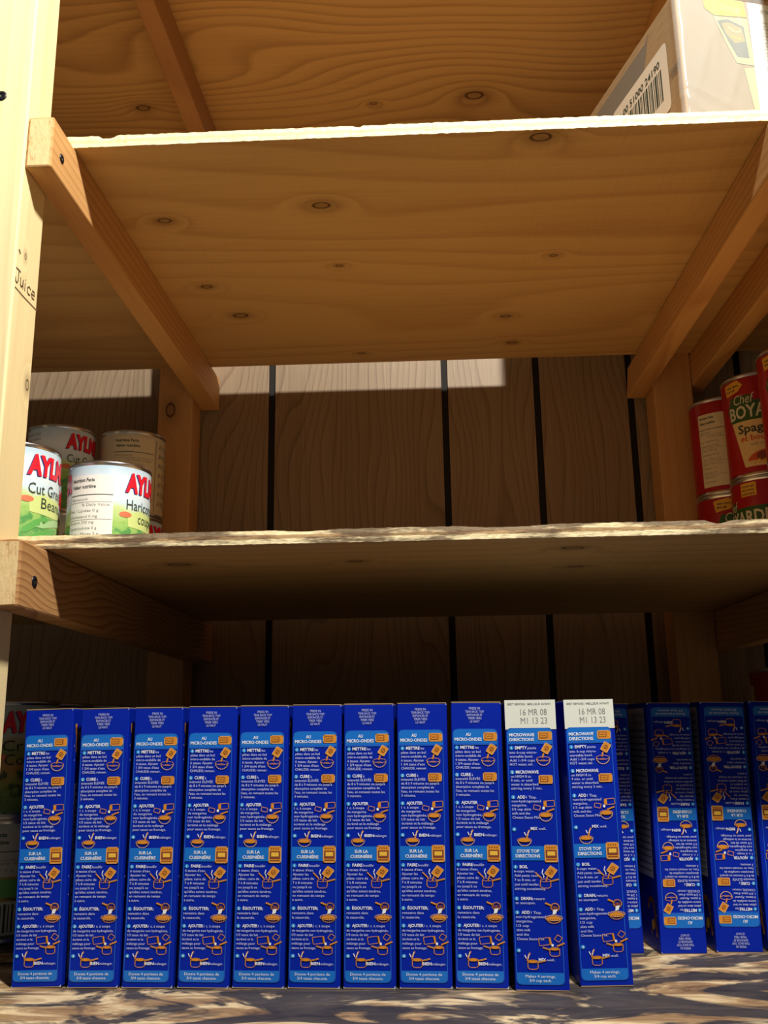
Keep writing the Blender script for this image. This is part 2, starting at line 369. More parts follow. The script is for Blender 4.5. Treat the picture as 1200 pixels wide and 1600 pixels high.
def bowl(p, cx, cy, w_, h, full=True):
    if full: p.ell(cx, cy - h * .22, w_ * .42, h * .22, m_orange, 3)
    else: p.stroke([(cx - 4, cy - 1), (cx, cy - 2), (cx + 3, cy - 1)], .8, m_orange, 4)
    p.arc(cx, cy - h * .25, w_ / 2, h * .24, .8, m_orange, 4, 14)
    p.arc(cx, cy - h * .25, w_ / 2, h * .72, 1.1, m_pale, 4, 10, 0, 180)
def pot(p, cx, cy, w_, h, handle=1, hl=11):
    p.arc(cx, cy - h * .36, w_ / 2, h * .15, .8, m_orange, 4, 12)
    p.stroke([(cx - w_ / 2, cy - h * .36), (cx - w_ / 2, cy + h * .28), (cx - w_ * .3, cy + h * .44), (cx + w_ * .3, cy + h * .44), (cx + w_ / 2, cy + h * .28), (cx + w_ / 2, cy - h * .36)], 1.0, m_orange, 4)
    if handle: p.stroke([(cx + handle * w_ / 2, cy - h * .25), (cx + handle * (w_ / 2 + hl), cy - h * .25 - 3)], 2.0, m_orange, 3); p.stroke([(cx + handle * w_ / 2, cy - h * .25 - 1), (cx + handle * (w_ / 2 + hl), cy - h * .25 - 4)], .6, m_pale, 5)
def bullet(p, x, y, n):
    p.ell(x, y - 2, 3.1, 3.1, m_num, 2); p.text(str(n), x, y - .2, 3.6, m_bold, None, 'c', True, 3)
def mixer(p, x, y):
    p.stroke([(x, y + 6), (x + 1.5, y), (x + 3.5, y - 4)], 2.2, m_orange, 4); p.stroke([(x - 2, y + 3), (x - 3.5, y - 1)], 1.3, m_bold, 5); p.stroke([(x + 1, y + 3), (x + 2.5, y - 3)], .9, m_bold, 6)
def ladder(p, x, y0, rows, step, cap=3.9):
    for k, (s_, wd) in enumerate(rows): p.text(s_, x, y0 + step * k + cap / 2, cap, m_white, wd)
def frame_panel(p):
    o = p.rrect(2.5, 1141.5, 70.5, 1536, 6); p.stroke(o, 1.2, m_line, 1, True)
    p.poly(p.rrect(2.9, 1142, 70.1, 1163, 5.5, True, False), m_cyan, 1)
    p.rect(2.9, 1163, 70.1, 1166, m_line, 1)
    p.rect(2.9, 1323, 50, 1345, m_cyan, 1); p.poly(p.rrect(2.9, 1518, 70.1, 1535.5, 5.5, False, True), m_cyan, 1)
def stove(p):
    p.poly(p.rrect(51, 1321.5, 69.5, 1347, 1.5), m_orange, 3); p.stroke(p.rrect(51, 1321.5, 69.5, 1347, 1.5), .9, m_pale, 4, True)
    p.rect(52.3, 1329, 68.2, 1341, m_red, 4); p.rect(54.5, 1331, 66, 1337.5, plain_y, 5); p.stroke([(53, 1343.5), (67.5, 1343.5)], .9, m_red, 5)
    for k in range(4): p.ell(54.5 + 3.6 * k, 1325, .9, .9, m_red, 5, 8)
plain_y = plain('print_yellow', (.85, .50, .06), .45)
def icons(p):
    micro(p, 49.5, 1146.5)
    pouch(p, 61, 1172.5, 11, 14, 32); p.stroke([(56, 1181), (54.5, 1186)], 2.2, m_orange, 3); bowl(p, 55.5, 1192, 20, 14, False)
    # add the mix
    pouch(p, 61, 1257.5, 15, 9, -4, False); p.rect(52.5, 1254, 57, 1261.5, m_orange, 3); pouch(p, 42.5, 1263.5, 9.5, 6.5, 14, False)
    p.ell(52.3, 1264.5, 1.8, 2.4, m_bold, 4); p.stroke([(67, 1266), (57.5, 1269.5)], 2.0, m_orange, 4); bowl(p, 55, 1278, 19, 14)
    bowl(p, 22, 1316.5, 20, 13); mixer(p, 26, 1303)
    stove(p)
    # boiling pot
    pouch(p, 58.5, 1362.5, 12, 15, 36); p.stroke([(47, 1359), (45.5, 1364), (48, 1369), (47.5, 1371)], 1.3, m_bold, 4); p.stroke([(36.5, 1364), (44, 1372)], 1.8, m_orange, 4)
    p.stroke([(53, 1370), (51, 1376)], 1.8, m_orange, 4); pot(p, 50, 1381, 15, 15, 1, 11)
    # draining
    p.arc(62, 1417, 6, 6, 1.4, m_orange, 4, 12); p.stroke([(57, 1414.5), (49, 1411)], 2.4, m_orange, 4); p.ell(62, 1418.5, 3.8, 3.4, m_red, 3)
    p.poly([(59, 1421), (65, 1420), (63, 1427), (58, 1428.5)], m_bold, 5); p.ell(59.5, 1434.5, 10.5, 4, m_orange, 3)
    p.arc(59.5, 1433.5, 12.5, 4.2, 1.0, m_pale, 4, 16); p.arc(59.5, 1434, 10.5, 7.5, 1.2, m_orange, 4, 10, 5, 175)
    for k in range(5): p.ell(53 + 3.2 * k, 1436, .8, .8, m_red, 5, 6)
    # sauce into the pot
    pouch(p, 44, 1470, 15, 11, -8, False); p.poly([(50, 1463.5), (53, 1463), (55, 1474), (52, 1475)], m_orange, 4); pouch(p, 64.5, 1465, 8, 8.5, 35, False)
    p.ell(55.7, 1475.5, 1.8, 2.2, m_bold, 5); p.stroke([(72, 1472.5), (63, 1476.5)], 2.2, m_orange, 4); p.ell(58.5, 1481.5, 6, 2, m_orange, 3); pot(p, 58.5, 1486, 14, 14, -1, 9)
    pot(p, 26.5, 1506, 14.5, 15, 1, 11); p.ell(26.5, 1500.5, 6.5, 2, m_orange, 3); mixer(p, 19, 1492.5)
def french():
    p = Print(); frame_panel(p); p.poly([(77, 1541), (77, 1545.6), (73.5, 1545.6)], m_grey, 2); p.poly([(.6, 1542.5), (.6, 1545.6), (3, 1545.6)], m_grey, 2); p.poly([(75, 1101), (77, 1101), (77, 1104)], m_lav, 2); icons(p); micro(p, 47.5, 1209)
    for k, (s_, wd) in enumerate((('PRESS IN', 17), ('TEAR BACK TOP/', 29), ('ENFONCER ET', 24), ('TIRER VERS', 21), ('LE HAUT', 15))): p.text(s_, 36.5, 1111.2 + 5.05 * k, 3.5, m_lav, wd, 'c', True)
    p.text('AU', 26, 1152, 4.8, m_bold, 7.5, 'c', True, 4); p.text('MICRO-ONDES', 5, 1159.5, 4.8, m_bold, 41.5, 'l', True, 4)
    bullet(p, 8.2, 1172, 1); p.text('METTRE', 13.5, 1172, 4.6, m_bold, 21, 'l', True); p.text('les', 36, 1172, 4, m_white, 5.5)
    ladder(p, 6, 1176.5, (('pâtes dans un bol', 38), ('micro-ondable de', 38.5), ('6 tasses. Ajouter', 35), ("1 3/4 tasse d'eau", 36), ('CHAUDE; remuer.', 39)), 6.15)
    bullet(p, 7.7, 1214.5, 2); p.text('CUIRE', 13.5, 1214.5, 4.6, m_bold, 15, 'l', True); p.text('à', 30, 1214.5, 4, m_white, 2)
    ladder(p, 5.6, 1218.7, (('intensité ÉLEVÉE', 37), ("de 8 à 9 minutes ou jusqu'à", 58), ('absorption complète de', 50), ("l'eau, en remuant toutes les", 57.5), ('3 minutes.', 22)), 6.2)
    bullet(p, 7.4, 1258, 3); p.text('AJOUTER', 13.5, 1258, 4.6, m_bold, 24.5, 'l', True)
    ladder(p, 5.6, 1262.3, (('1 c. à soupe', 26), ('de margarine', 29), ('non hydrogénée,', 38.5), ('1/3 tasse de lait', 35.5), ('écrémé et le mélange', 48), ('pour sauce au fromage.', 52)), 6.25)
    bullet(p, 7, 1307.5, 4); p.text('BIEN', 32, 1308, 4.4, m_bold, 14.5, 'l', True); p.text('mélanger.', 47.5, 1308, 3.8, m_white, 19)
    p.text('SUR LA', 27, 1333, 4.8, m_bold, 20, 'c', True, 4); p.text('CUISINIÈRE', 27, 1341, 4.8, m_bold, 33, 'c', True, 4)
    bullet(p, 7.2, 1354.5, 1); p.text('FAIRE', 13.6, 1354.5, 4.6, m_bold, 15, 'l', True); p.text('bouillir', 30, 1354.5, 4, m_white, 16)
    ladder(p, 5, 1359.5, (("6 tasses d'eau.", 31.5), ('Ajouter les', 24), ('pâtes; cuire de', 32), ('7 à 8 minutes', 30), ("ou jusqu'à ce", 29), ("qu'elles soient tendres,", 51), ('en remuant de temps', 48), ('à autre.', 16)), 6.7)
    bullet(p, 7, 1422, 2); p.text('ÉGOUTTER;', 13.2, 1422, 4.6, m_bold, 30.5, 'l', True)
    ladder(p, 5, 1427.3, (('remettre dans', 32), ('la casserole.', 26.5)), 7)
    bullet(p, 7, 1449.5, 3); p.text('AJOUTER', 13.2, 1449.5, 4.6, m_bold, 23, 'l', True); p.text('1 c. à soupe', 37, 1449.5, 4, m_white, 25)
    ladder(p, 5, 1454.7, (('de margarine non hydrogénée,', 62), ('1/3 tasse de lait', 32), ('écrémé et le', 25), ('mélange pour', 28), ('sauce au fromage.', 36)), 6.85)
    bullet(p, 7, 1497, 4); p.text('BIEN', 34, 1509, 4.6, m_bold, 13.5, 'l', True); p.text('mélanger.', 48.5, 1509, 3.8, m_white, 19.5)
    p.text('Donne 4 portions de', 36.5, 1525.5, 4.4, m_bold, 52, 'c', False, 4); p.text('3/4 tasse chacune.', 36.5, 1532, 4.4, m_bold, 45, 'c', False, 4)
    return p
def english():
    p = Print(); frame_panel(p); icons(p); micro(p, 47.5, 1214)
    p.text('MICROWAVE', 5.5, 1158, 4.6, m_bold, 37, 'l', True, 4) if False else None
    p.text('MICROWAVE', 5.5, 1153.5, 4.7, m_bold, 38, 'l', True, 4); p.text('DIRECTIONS', 5.8, 1160.8, 4.7, m_bold, 37, 'l', True, 4)
    bullet(p, 8.2, 1173.5, 1); p.text('EMPTY', 13.5, 1173.5, 4.6, m_bold, 18, 'l', True); p.text('pasta', 32.5, 1173.5, 4, m_white, 13)
    ladder(p, 5, 1178.5, (('into 6-cup micro-', 41), ('waveable bowl.', 35), ('Add 1-3/4 cups', 37.5), ('HOT water; stir.', 35)), 6.1)
    bullet(p, 8, 1211, 2); p.text('MICROWAVE', 13.3, 1211, 4.6, m_bold, 34, 'l', True)
    ladder(p, 5.6, 1215.5, (('on HIGH 8 to', 30), ('9 min. or until', 32), ('water is absorbed', 40.5), ('stirring every 3 min.', 46)), 6.1)
    bullet(p, 8, 1249.5, 3); p.text('ADD', 14, 1249.5, 4.6, m_bold, 12, 'l', True); p.text('1 Tbsp.', 27.5, 1249.5, 4, m_white, 15)
    ladder(p, 5.6, 1253.5, (('non-hydrogenated', 43), ('margarine,', 22), ('1/3 cup skim', 28), ('milk and the', 26.5), ('Cheese Sauce Mix.', 41)), 6.3)
    bullet(p, 7.5, 1299, 4); p.text('MIX', 32, 1298, 4.4, m_bold, 10, 'l', True); p.text('well.', 43.5, 1298, 3.8, m_white, 11)
    p.text('STOVE TOP', 26.5, 1333, 4.8, m_bold, 33, 'c', True, 4); p.text('DIRECTIONS', 26, 1340.5, 4.8, m_bold, 36, 'c', True, 4)
    bullet(p, 7.2, 1357, 1); p.text('BOIL', 13.2, 1357, 4.6, m_bold, 12, 'l', True)
    ladder(p, 5, 1361.5, (('6-cups water.', 30.5), ('Add pasta; cook', 35.5), ('7 to 8 min. or', 31), ('just until tender,', 36), ('stirring occasionally.', 45)), 6.8)
    bullet(p, 7, 1406, 2); p.text('DRAIN;', 13.5, 1406, 4.6, m_bold, 17, 'l', True); p.text('return', 32, 1406, 4, m_white, 16)
    ladder(p, 5, 1410.5, (('to saucepan.', 29),), 7)
    bullet(p, 7, 1427.5, 3); p.text('ADD', 13.2, 1427.5, 4.6, m_bold, 12, 'l', True); p.text('1 Tbsp.', 27, 1427.5, 4, m_white, 15)
    ladder(p, 5, 1432, (('non-hydrogenated', 43), ('margarine,', 23.5), ('1/3 cup', 18), ('skim milk', 20), ('and the', 17.5), ('Cheese Sauce Mix.', 40)), 6.8)
    bullet(p, 7, 1486, 4); p.text('MIX', 35, 1500, 4.6, m_bold, 10.5, 'l', True); p.text('well.', 47, 1500, 3.8, m_white, 11)
    p.text('Makes 4 servings,', 36.5, 1525.5, 4.4, m_bold, 43, 'c', False, 4); p.text('3/4 cup each.', 36.5, 1532, 4.4, m_bold, 32, 'c', False, 4)
    return p
def side_panel():
    p = Print(); lg = m_lines
    p.rect(7, 4, 80, 132, m_grey, 1)
    for (x, y) in ((3.5, 158), (4.6, 148), (3.8, 70), (4.4, 58)): p.ell(x, y, .5, .7, m_lav, 1, 8)
    p.text('Nutrition Facts', 9, 11, 4, m_dots, 30, 'l', True, 2); p.text('Valeur nutritive', 9, 17, 4, m_dots, 30, 'l', True, 2)
    for k in range(22): p.stroke([(9, 22 + 5 * k), (9 + 66 * (.6 + .4 * ((k * 7) % 5) / 4), 22 + 5 * k)], 1.3, lg, 2)
    p.arc(16, 160, 8, 12, 3.5, m_orange, 1, 12, 150, 330); p.arc(12, 172, 6, 8, 3, m_orange, 1, 10, 180, 360); p.ell(14, 166, 3, 4, plain_y, 2)
    return p
m_grey = plain('print_pale_grey', (.52, .54, .56), .5); m_lines = plain('print_lines', (.16, .16, .2), .6)

def make_box(kind):
    o = thing('pasta_carton', 'x', 'box')
    obj('carton', boxv(-BW / 2, BW / 2, -BD / 2, BD / 2, 0, BH), BOXF, m_blue, None, o, bevel=.0007)
    # glued end flaps: bare paperboard edges at the top and bottom corners
    for z0, z1, nm in ((BH, BH + .0006, 'top_flap'), (-.0, .0005, 'bottom_flap')):
        obj(nm, boxv(-BW / 2 + .0004, BW / 2 - .0004, -BD / 2 - .0002, BD / 2 - .0005, z0, z1), BOXF, [m_kraft if nm == 'bottom_flap' or kind == 'f' else m_cream], None, o)
    pr_ = (french() if kind == 'f' else english())
    pr_.build('direction_panel', face_map(), o)
    if kind == 'e':
        q = Print(); q.rect(0.3, 1097.9, 77.2, 1143, m_cream, 0)
        q.text('BEST BEFORE / MEILLEUR AVANT', 38, 1106, 3.2, m_dots, 66, 'c', True, 1)
        q.text('16 MR 08', 44, 1121.5, 9.5, m_dots, 40, 'c', False, 1); q.text('M1 13 23', 44, 1134.5, 9.5, m_dots, 40, 'c', False, 1)
        q.build('date_panel', face_map(.0003), o)['label'] = 'white best before panel printed with a date'
    side_panel().build('nutrition_panel', lambda x, y, l: (BW / 2 + .0002 + l * .0001, -BD / 2 + x * .001, y * .001), o)
    return o
def dup(root, loc, rot, label, group, flip=False):
    r = root.copy(); COL.objects.link(r); r.location = loc; r.rotation_euler = rot; r['label'] = label; r['group'] = group
    for ch in list(root.children):
        c = ch.copy(); COL.objects.link(c); c.parent = r
        if flip: c.rotation_euler = (0, PI, 0); c.location = (0, 0, BH)
        for g in ch.children:
            d = g.copy(); COL.objects.link(d); d.parent = c
    return r
fb = make_box('f'); eb = make_box('e')
ord_ = ['first', 'second', 'third', 'fourth', 'fifth', 'sixth', 'seventh', 'eighth', 'ninth']
XL = [-.2846, -.2445, -.2062, -.1676, -.1305, -.093, -.0561, -.0187, .0187]
BBR = [-3.5, -1.2, .9, 2.2, 1.9, 1.9, 1.5, 1.6, 2.7]; BTR = [3.7, 1.3, -1.0, -2.3, -2.0, -2.1, -1.6, -1.7, -2.9]
GF = 'front row of blue pasta cartons with french directions'
for i in range(9):
    x = XL[i] - BBR[i] / 2260; lean = (-(BTR[i]) + BBR[i]) / 2260 / BH
    yf = .6629 - .0257 * XL[i]; rz = -.0257
    nm = {0: 'blue pasta carton with french directions at the left end of the front row',
          8: 'blue pasta carton with french directions, next to the white date panels'}.get(i, 'blue pasta carton with french directions, %s from the left in the front row' % ord_[i])
    loc = (x + BW / 2, yf + BD / 2, .0003 + abs(lean) * BW / 2 * .5)
    if i == 0: o = fb; o.location = loc; o['label'] = nm; o['group'] = GF
    else: o = dup(fb, loc, (0, 0, 0), nm, GF)
    o.rotation_euler = (0, lean, rz)
GE = 'blue pasta cartons with white date panels'
eb.location = (.0577 + .0175, .6565 + BD / 2 + .0005, .0004); eb.rotation_euler = (0, .004, -.06); eb['label'] = 'blue pasta carton with white date panel, pulled slightly forward of the row'; eb['group'] = GE
dup(eb, (.0967 + .0175, .6675 + BD / 2, .0004), (0, -.004, .04), 'blue pasta carton with white date panel at the right end of the front row', GE)
GB = 'back row of upside-down blue pasta cartons'
for (x, y, rz, lean, nm) in ((.1252, .7565, .01, .004, 'upside-down blue pasta carton half hidden behind the right end of the front row'),
                       (.1690, .7555, .08, .018, 'upside-down blue pasta carton in the back row, its lower half brightly lit'),
                       (.2126, .7595, .05, .022, 'upside-down blue pasta carton in deep shade, second from the right edge of the photo'),
                       (.2530, .7620, .03, .02, 'upside-down blue pasta carton cut off by the right edge of the photo')):
    dup(fb, (x + BW / 2, y + BD / 2, .0004), (0, lean, rz), nm, GB, True)

# ---------------------------------------------------------------- cans
m_steel = plain('can_steel', (.62, .62, .62), .28, 1.0)
def label_mat(name, stops, mott=.12, h=.098, spots=None):
    mt = plain(name, (1, 1, 1), .3, 0, .5); t = NT(mt)
    tc = t.n('ShaderNodeTexCoord'); sp_ = t.n('ShaderNodeSeparateXYZ'); t.l(tc.outputs['Object'], sp_.inputs[0])
    n = t.noise(t.coords((28, 28, 45)), 1, 3, .6); n2 = t.noise(t.coords((120, 120, 160), (2, 1, 0)), 1, 2, .5)
    u = t.math('ADD', t.math('DIVIDE', sp_.outputs[2], h), t.math('MULTIPLY', t.math('SUBTRACT', n, .5), mott * 2))
    c = t.ramp(u, stops)
    if spots: c = t.mix(t.math('MULTIPLY', t.ramp(n2, [(.48, 0.0), (.6, 1.0)]), t.ramp(u, [(.36, 1.0), (.44, 0.0)])), c, spots)
    t.l(c, t.b.inputs['Base Color']); return mt
m_lab_bean = label_mat('bean_label', [(0, (.10, .30, .08)), (.25, (.22, .48, .14)), (.42, (.36, .60, .16)), (.56, (.60, .74, .34)), (.62, (.62, .80, .92)), (.8, (.80, .90, .98)), (.95, (.50, .68, .85))], spots=(.10, .34, .10))
m_lab_corn = label_mat('corn_label', [(0, (.30, .34, .30)), (.1, (.07, .16, .04)), (.24, (.20, .30, .06)), (.42, (.48, .26, .06)), (.58, (.22, .30, .08)), (.66, (.42, .38, .22)), (.70, (.45, .52, .52)), (.95, (.45, .54, .56))], spots=(.05, .09, .03))
m_lab_cream = label_mat('cream_label', [(0, (.62, .52, .34)), (.5, (.70, .60, .40)), (.95, (.60, .56, .44))], .03)
m_lab_red = label_mat('red_label', [(0, (.34, .004, .008)), (.5, (.38, .005, .01)), (.95, (.32, .004, .01))], .05, .112)
m_brand = plain('brand_red', (.75, .015, .03), .35); m_navy = plain('brand_shadow', (.03, .04, .2), .4); m_text = plain('label_black', (.03, .05, .04), .5)
m_paper = plain('label_white', (.84, .85, .84), .4); m_paperb = plain('label_beige', (.70, .62, .44), .4); m_grtxt = plain('label_grey_text', (.25, .25, .25), .5)
m_bean = plain('bean_green', (.12, .42, .10), .4); m_beanl = plain('bean_light', (.36, .62, .30), .4); m_yel = plain('label_yellow', (.85, .68, .03), .4); m_pep = plain('label_coral', (.75, .20, .10), .4)
m_hill = plain('hill_light', (.60, .74, .28), .4); m_dkgreen = plain('label_green', (.03, .10, .02), .4); m_tag = plain('label_tag', (.70, .38, .04), .4); m_creamy = plain('label_cream', (.70, .52, .26), .4)
m_meat = plain('sauce_orange', (.55, .09, .02), .4); m_let = plain('letter_cream', (.62, .60, .48), .4)
RC = .0375
def can_print(p, kind, brand):
    if kind in ('bean', 'beanfr', 'corn'):
        if kind == 'beanfr':
            nut(p, -38, 5, 13, 93, m_paper)
        tl = {'bean': ('Cut Green', 'Beans'), 'beanfr': ('Haricots', 'coupés'), 'corn': ('Cream', 'Corn')}[kind]
        for x0 in (15.5, -98):
            p.text('AYLMER', x0 - 1, 26.8, 16, m_navy, 60, 'l', .05, 2, .06); p.text('AYLMER', x0, 26, 16, m_brand, 60, 'l', .05, 4, .06)
            if kind != 'corn':
                p.poly([(x0 + 3, 47), (x0 + 16, 42.5), (x0 + 34, 46), (x0 + 56, 44), (x0 + 60, 56), (x0 + 30, 60), (x0 + 4, 58)], m_hill, 1)
                for (bx, by, L, a, mm) in ((2, 84, 40, -22, m_bean), (12, 70, 46, -12, m_beanl), (0, 76, 30, -30, m_bean), (30, 78, 40, 10, m_bean), (24, 88, 50, 4, m_beanl), (46, 70, 30, -28, m_bean), (4, 92, 34, 8, m_bean)):
                    q = p.rot([(0, 0), (L * .12, -3.4), (L * .5, -4.6), (L * .85, -3.2), (L, 0), (L * .85, 2), (L * .5, 1.2), (L * .15, 1.8)], x0 - 2 + bx, min(by, 91), a)
                    p.poly([(x, min(y, 92.5)) for x, y in q], mm, 2)
            p.text(tl[0], x0 + 1.5, 42.5, 9, m_text, 44 if kind != 'beanfr' else 36, 'l', False, 5); p.text(tl[1], x0 + (14 if kind != 'corn' else 4), 54, 9, m_text, 28, 'l', False, 5)
            p.ell(x0 + 1, 47.5, 6, 2.6, m_pep, 3)
        p.rect(80, 50, 84, 92, m_yel, 2); p.rect(78, 72, 88, 84, m_yel, 3)
        if kind == 'bean':
            for k in range(2): p.text(('Nutrition Facts', 'Valeur nutritive')[k], -36, 12 + 6 * k, 3, m_grtxt, 22, 'l', False, 3)
            p.rect(32.5, 70, 37, 92, m_yel, 5) if False else None
    if kind == 'cream':
        nut(p, -38, 10, 8, 92, m_paperb); p.stroke([(13, 10), (13, 92)], .8, m_grtxt, 2)
        for k in range(7): p.text('AYLMER', 17, 18 + 11 * k, 6, m_grtxt, 36, 'l', False, 2)
    if kind == 'nutrition':
        nut(p, -30, 30, 8, 46, m_lab_g); p.rect(-40, 48, 60, 62, m_bean, 1)
        for k in range(16): p.stroke([(-24 + 3.1 * k, 68), (-24 + 3.1 * k, 88)], (1.6, .8, 2.1, 1.0)[k % 4], m_text, 3)
        p.rect(-28, 65, 28, 91, m_lab_g, 2)
    if kind == 'red':
        nut(p, -84, -50, 18, 103, m_paperb) if False else nut(p, -112, -80, 18, 103, m_paperb)
        p.poly([(-38, 8), (-20, 5.5), (-14, 12), (-20, 18.5), (-36, 21)], m_tag, 2); p.rect(4, 6, 22, 20, m_tag, 2)
        for k in range(2): p.text(('easy open', 'lid')[k], -34, 12.5 + 4.5 * k, 2.6, m_text, 15 if k == 0 else 10, 'l', True, 3)
        for k in range(3): p.text(('le goût que', 'les jeunes', 'adorent')[k], 6, 10.5 + 4 * k, 2.4, m_text, 14, 'l', True, 3)
        p.poly([(-36, 38), (-30, 24), (-8, 24), (-4, 31), (46, 31), (50, 52), (-32, 52)], m_dkgreen, 2)
        p.text('Chef', -27, 33, 10.5, m_let, 22, 'l', False, 4, .25); p.text('BOYARDEE', -33, 48.5, 13.5, m_let, 76, 'l', True, 4)
        p.poly([(-31, 52), (48, 52), (44, 102), (-20, 102), (-26, 74)], m_creamy, 2)
        p.text('Spaghetti', -24, 65, 9, m_text, 54, 'l', True, 4); p.text('et boulettes', -22, 74, 6, m_meat, 48, 'l', True, 4); p.text('with meat balls', -12, 80, 3.4, m_grtxt, 30, 'l', False, 4)
        p.ell(14, 96, 30, 12, m_meat, 3, 24, 180, 360)
        for (x, y) in ((0, 92), (12, 90), (24, 93)): p.ell(x, y, 7, 5, m_red, 4, 16)
        for k in range(6): p.stroke([(-10 + 5 * k, 99), (-4 + 7 * k, 95)], 1.3, m_tag, 5)
m_lab_g = plain('label_pale_grey', (.50, .54, .52), .4)
def nut(p, x0, x1, y0, y1, mat):
    p.rect(x0, y0, x1, y1, mat, 3); w_ = x1 - x0
    p.text('Nutrition Facts', x0 + 2, y0 + 6, 3.2, m_text, w_ * .55, 'l', True, 5); p.text('Valeur nutritive', x0 + 2, y0 + 12, 3.2, m_text, w_ * .58, 'l', True, 5)
    p.stroke([(x0 + 1, y0 + 18), (x1 - 1, y0 + 18)], .7, m_text, 5)
    rows = ['Amount', '% Daily Value', 'Fat / Lipides 0 g', 'Cholesterol 0 mg', 'Sodium 330 mg', 'Carbohydrate 5 g', 'Fibre / Fibres 2 g', 'Sugars / Sucres 2 g', 'Protein 1 g', 'Vitamin A', 'Vitamin C', 'Calcium', 'Iron / Fer']
    y = y0 + 23; k = 0
    while y < y1 - 4:
        r_ = rows[k % len(rows)]; p.text(r_, x0 + 1.5 + (w_ * .3 if k == 1 else 0), y, 2.4, m_grtxt, w_ * (.3 + .022 * len(r_)), 'l', False, 5)
        if k % 3 == 0: p.stroke([(x0 + 1, y + 1.6), (x1 - 1, y + 1.6)], .35, m_grtxt, 5)
        y += 5.2; k += 1
def make_can(kind, mat, h, cat='can'):
    o = thing('food_can', 'x', cat)
    r = RC
    prof = [(.0001, .0035), (r * .86, .0035), (r * .9, .0005), (r * .965, 0), (r * .985, .0016), (r * .965, .0032), (r * .955, .0045)]
    z = .012
    while z < h - .012: prof += [(r * .955, z), (r * .945, z + .0015), (r * .955, z + .003)]; z += .006
    prof += [(r * .955, h - .0045), (r * .965, h - .0032), (r * .985, h - .0016), (r * .965, h), (r * .92, h), (r * .89, h - .003), (r * .6, h - .003), (r * .58, h - .0022), (r * .3, h - .003), (.0001, h - .003)]
    vs, fs = lathe(prof, 56); obj('tin', vs, fs, m_steel, None, o, smooth=True)
    rl = r * .968
    vs, fs = lathe([(rl, .0042), (rl, h * .5), (rl, h - .0042)], 64); lb = obj('label', vs, fs, mat, None, o, smooth=True)
    p = Print(); can_print(p, kind, None)
    def fn(x, y, l):
        R_ = rl + .00018 + l * .00007; a = x * .001 / r; return (R_ * math.sin(a), -R_ * math.cos(a), h - .0035 - (y - 3.5) * .001)
    if p.v:
        pr_ = p.build('label_print', fn, None, (-118, 118, 2.5))
        bm = bmesh.new(); bm.from_mesh(pr_.data)
        for f in bm.faces: f.material_index += 1
        bm.from_mesh(lb.data)
        mats = [mat] + list(pr_.data.materials)
        sm = bpy.data.meshes.new('label')
        for k_ in mats: sm.materials.append(k_)
        bm.to_mesh(sm); bm.free()
        for f in sm.polygons: f.use_smooth = f.material_index == 0
        lb.data = sm; bpy.data.objects.remove(pr_)
    return o
HG, HR = .098, .112
c_bean = make_can('bean', m_lab_bean, HG); c_fr = make_can('beanfr', m_lab_bean, HG); c_corn = make_can('corn', m_lab_corn, HG); c_cream = make_can('cream', m_lab_cream, HG)
c_nut = make_can('nutrition', m_lab_corn, HG); c_red = make_can('red', m_lab_red, HR)
used = set()
def place(proto, x, y, z, rot, label, group):
    rz = -math.atan2(x, y) + math.radians(rot)
    if proto.name not in used: used.add(proto.name); o = proto
    else:
        o = proto.copy(); COL.objects.link(o)
        for ch in proto.children:
            c = ch.copy(); COL.objects.link(c); c.parent = o
            for g in ch.children: d = g.copy(); COL.objects.link(d); d.parent = c
    o.location = (x, y, z); o.rotation_euler = (0, 0, rz); o['label'] = label; o['group'] = group
    return o
Z2 = ZB[0] + TH + .0004
GA = 'green bean cans on the left of the middle shelf'
place(c_bean, -.342, .741, Z2, -9, 'bright white and green bean can beside the left front post, nearest of its shelf', GA)
place(c_fr, -.2825, .806, Z2, -2, 'bean can with a white nutrition table facing forward, in front of the two stacks', GA)
place(c_bean, -.3765, .830, Z2, -4, 'bean can mostly hidden behind the bright can at the left front post', GA)
place(c_bean, -.404, .985, Z2, -10, 'lower bean can of the rear left stack, hidden by the cans in front', GA)
place(c_bean, -.4035, .985, Z2 + HG, -16, 'green bean can on top of the rear left stack, in shade', GA)
place(c_bean, -.330, 1.012, Z2, 6, 'lower can of the stack by the rear post, only its red lettering showing', GA)
place(c_cream, -.330, 1.012, Z2 + HG, 24, 'beige labelled can on top of the stack by the rear post', GA)
GC = 'dim vegetable cans stacked at the left of the bottom shelf'
place(c_nut, -.365, .832, .0003, -8, 'can under the corn can, barcode and grey table on its label', GC)
place(c_corn, -.365, .832, HG, -41, 'can with red lettering on top of the stack left of the cartons', GC)
place(c_corn, -.366, .922, .0003, 140, 'lower can of the middle stack hidden behind the leftmost cartons', GC)
place(c_corn, -.366, .922, HG, 150, 'top can of the middle stack, only its rim showing over the second carton', GC)
place(c_corn, -.351, 1.002, .0003, 130, 'lower can of the rear stack hidden behind the cartons', GC)
place(c_corn, -.351, 1.002, HG, 150, 'rearmost top can, its rim showing between second and third carton', GC)
GR = 'red pasta cans on the right of the middle shelf'
place(c_red, .3530, 1.0345, Z2, 30, 'lower red can beside the right rear post', GR)
place(c_red, .3535, 1.0340, Z2 + HR, 127, 'upper red can with beige nutrition table beside the right rear post', GR)
place(c_red, .3680, .9600, Z2, -50, 'lower red can left of the photo edge with large white lettering cut by the shelf', GR)
place(c_red, .3680, .9590, Z2 + HR, 0, 'upper red can showing its white brand lettering on a green band', GR)
place(c_red, .3800, .8830, Z2, 10, 'lower red can at the right edge, nearest of the red cans', GR)
place(c_red, .3800, .8830, Z2 + HR, 4, 'upper red can at the right edge, nearest of the red cans, yellow tag showing', GR)
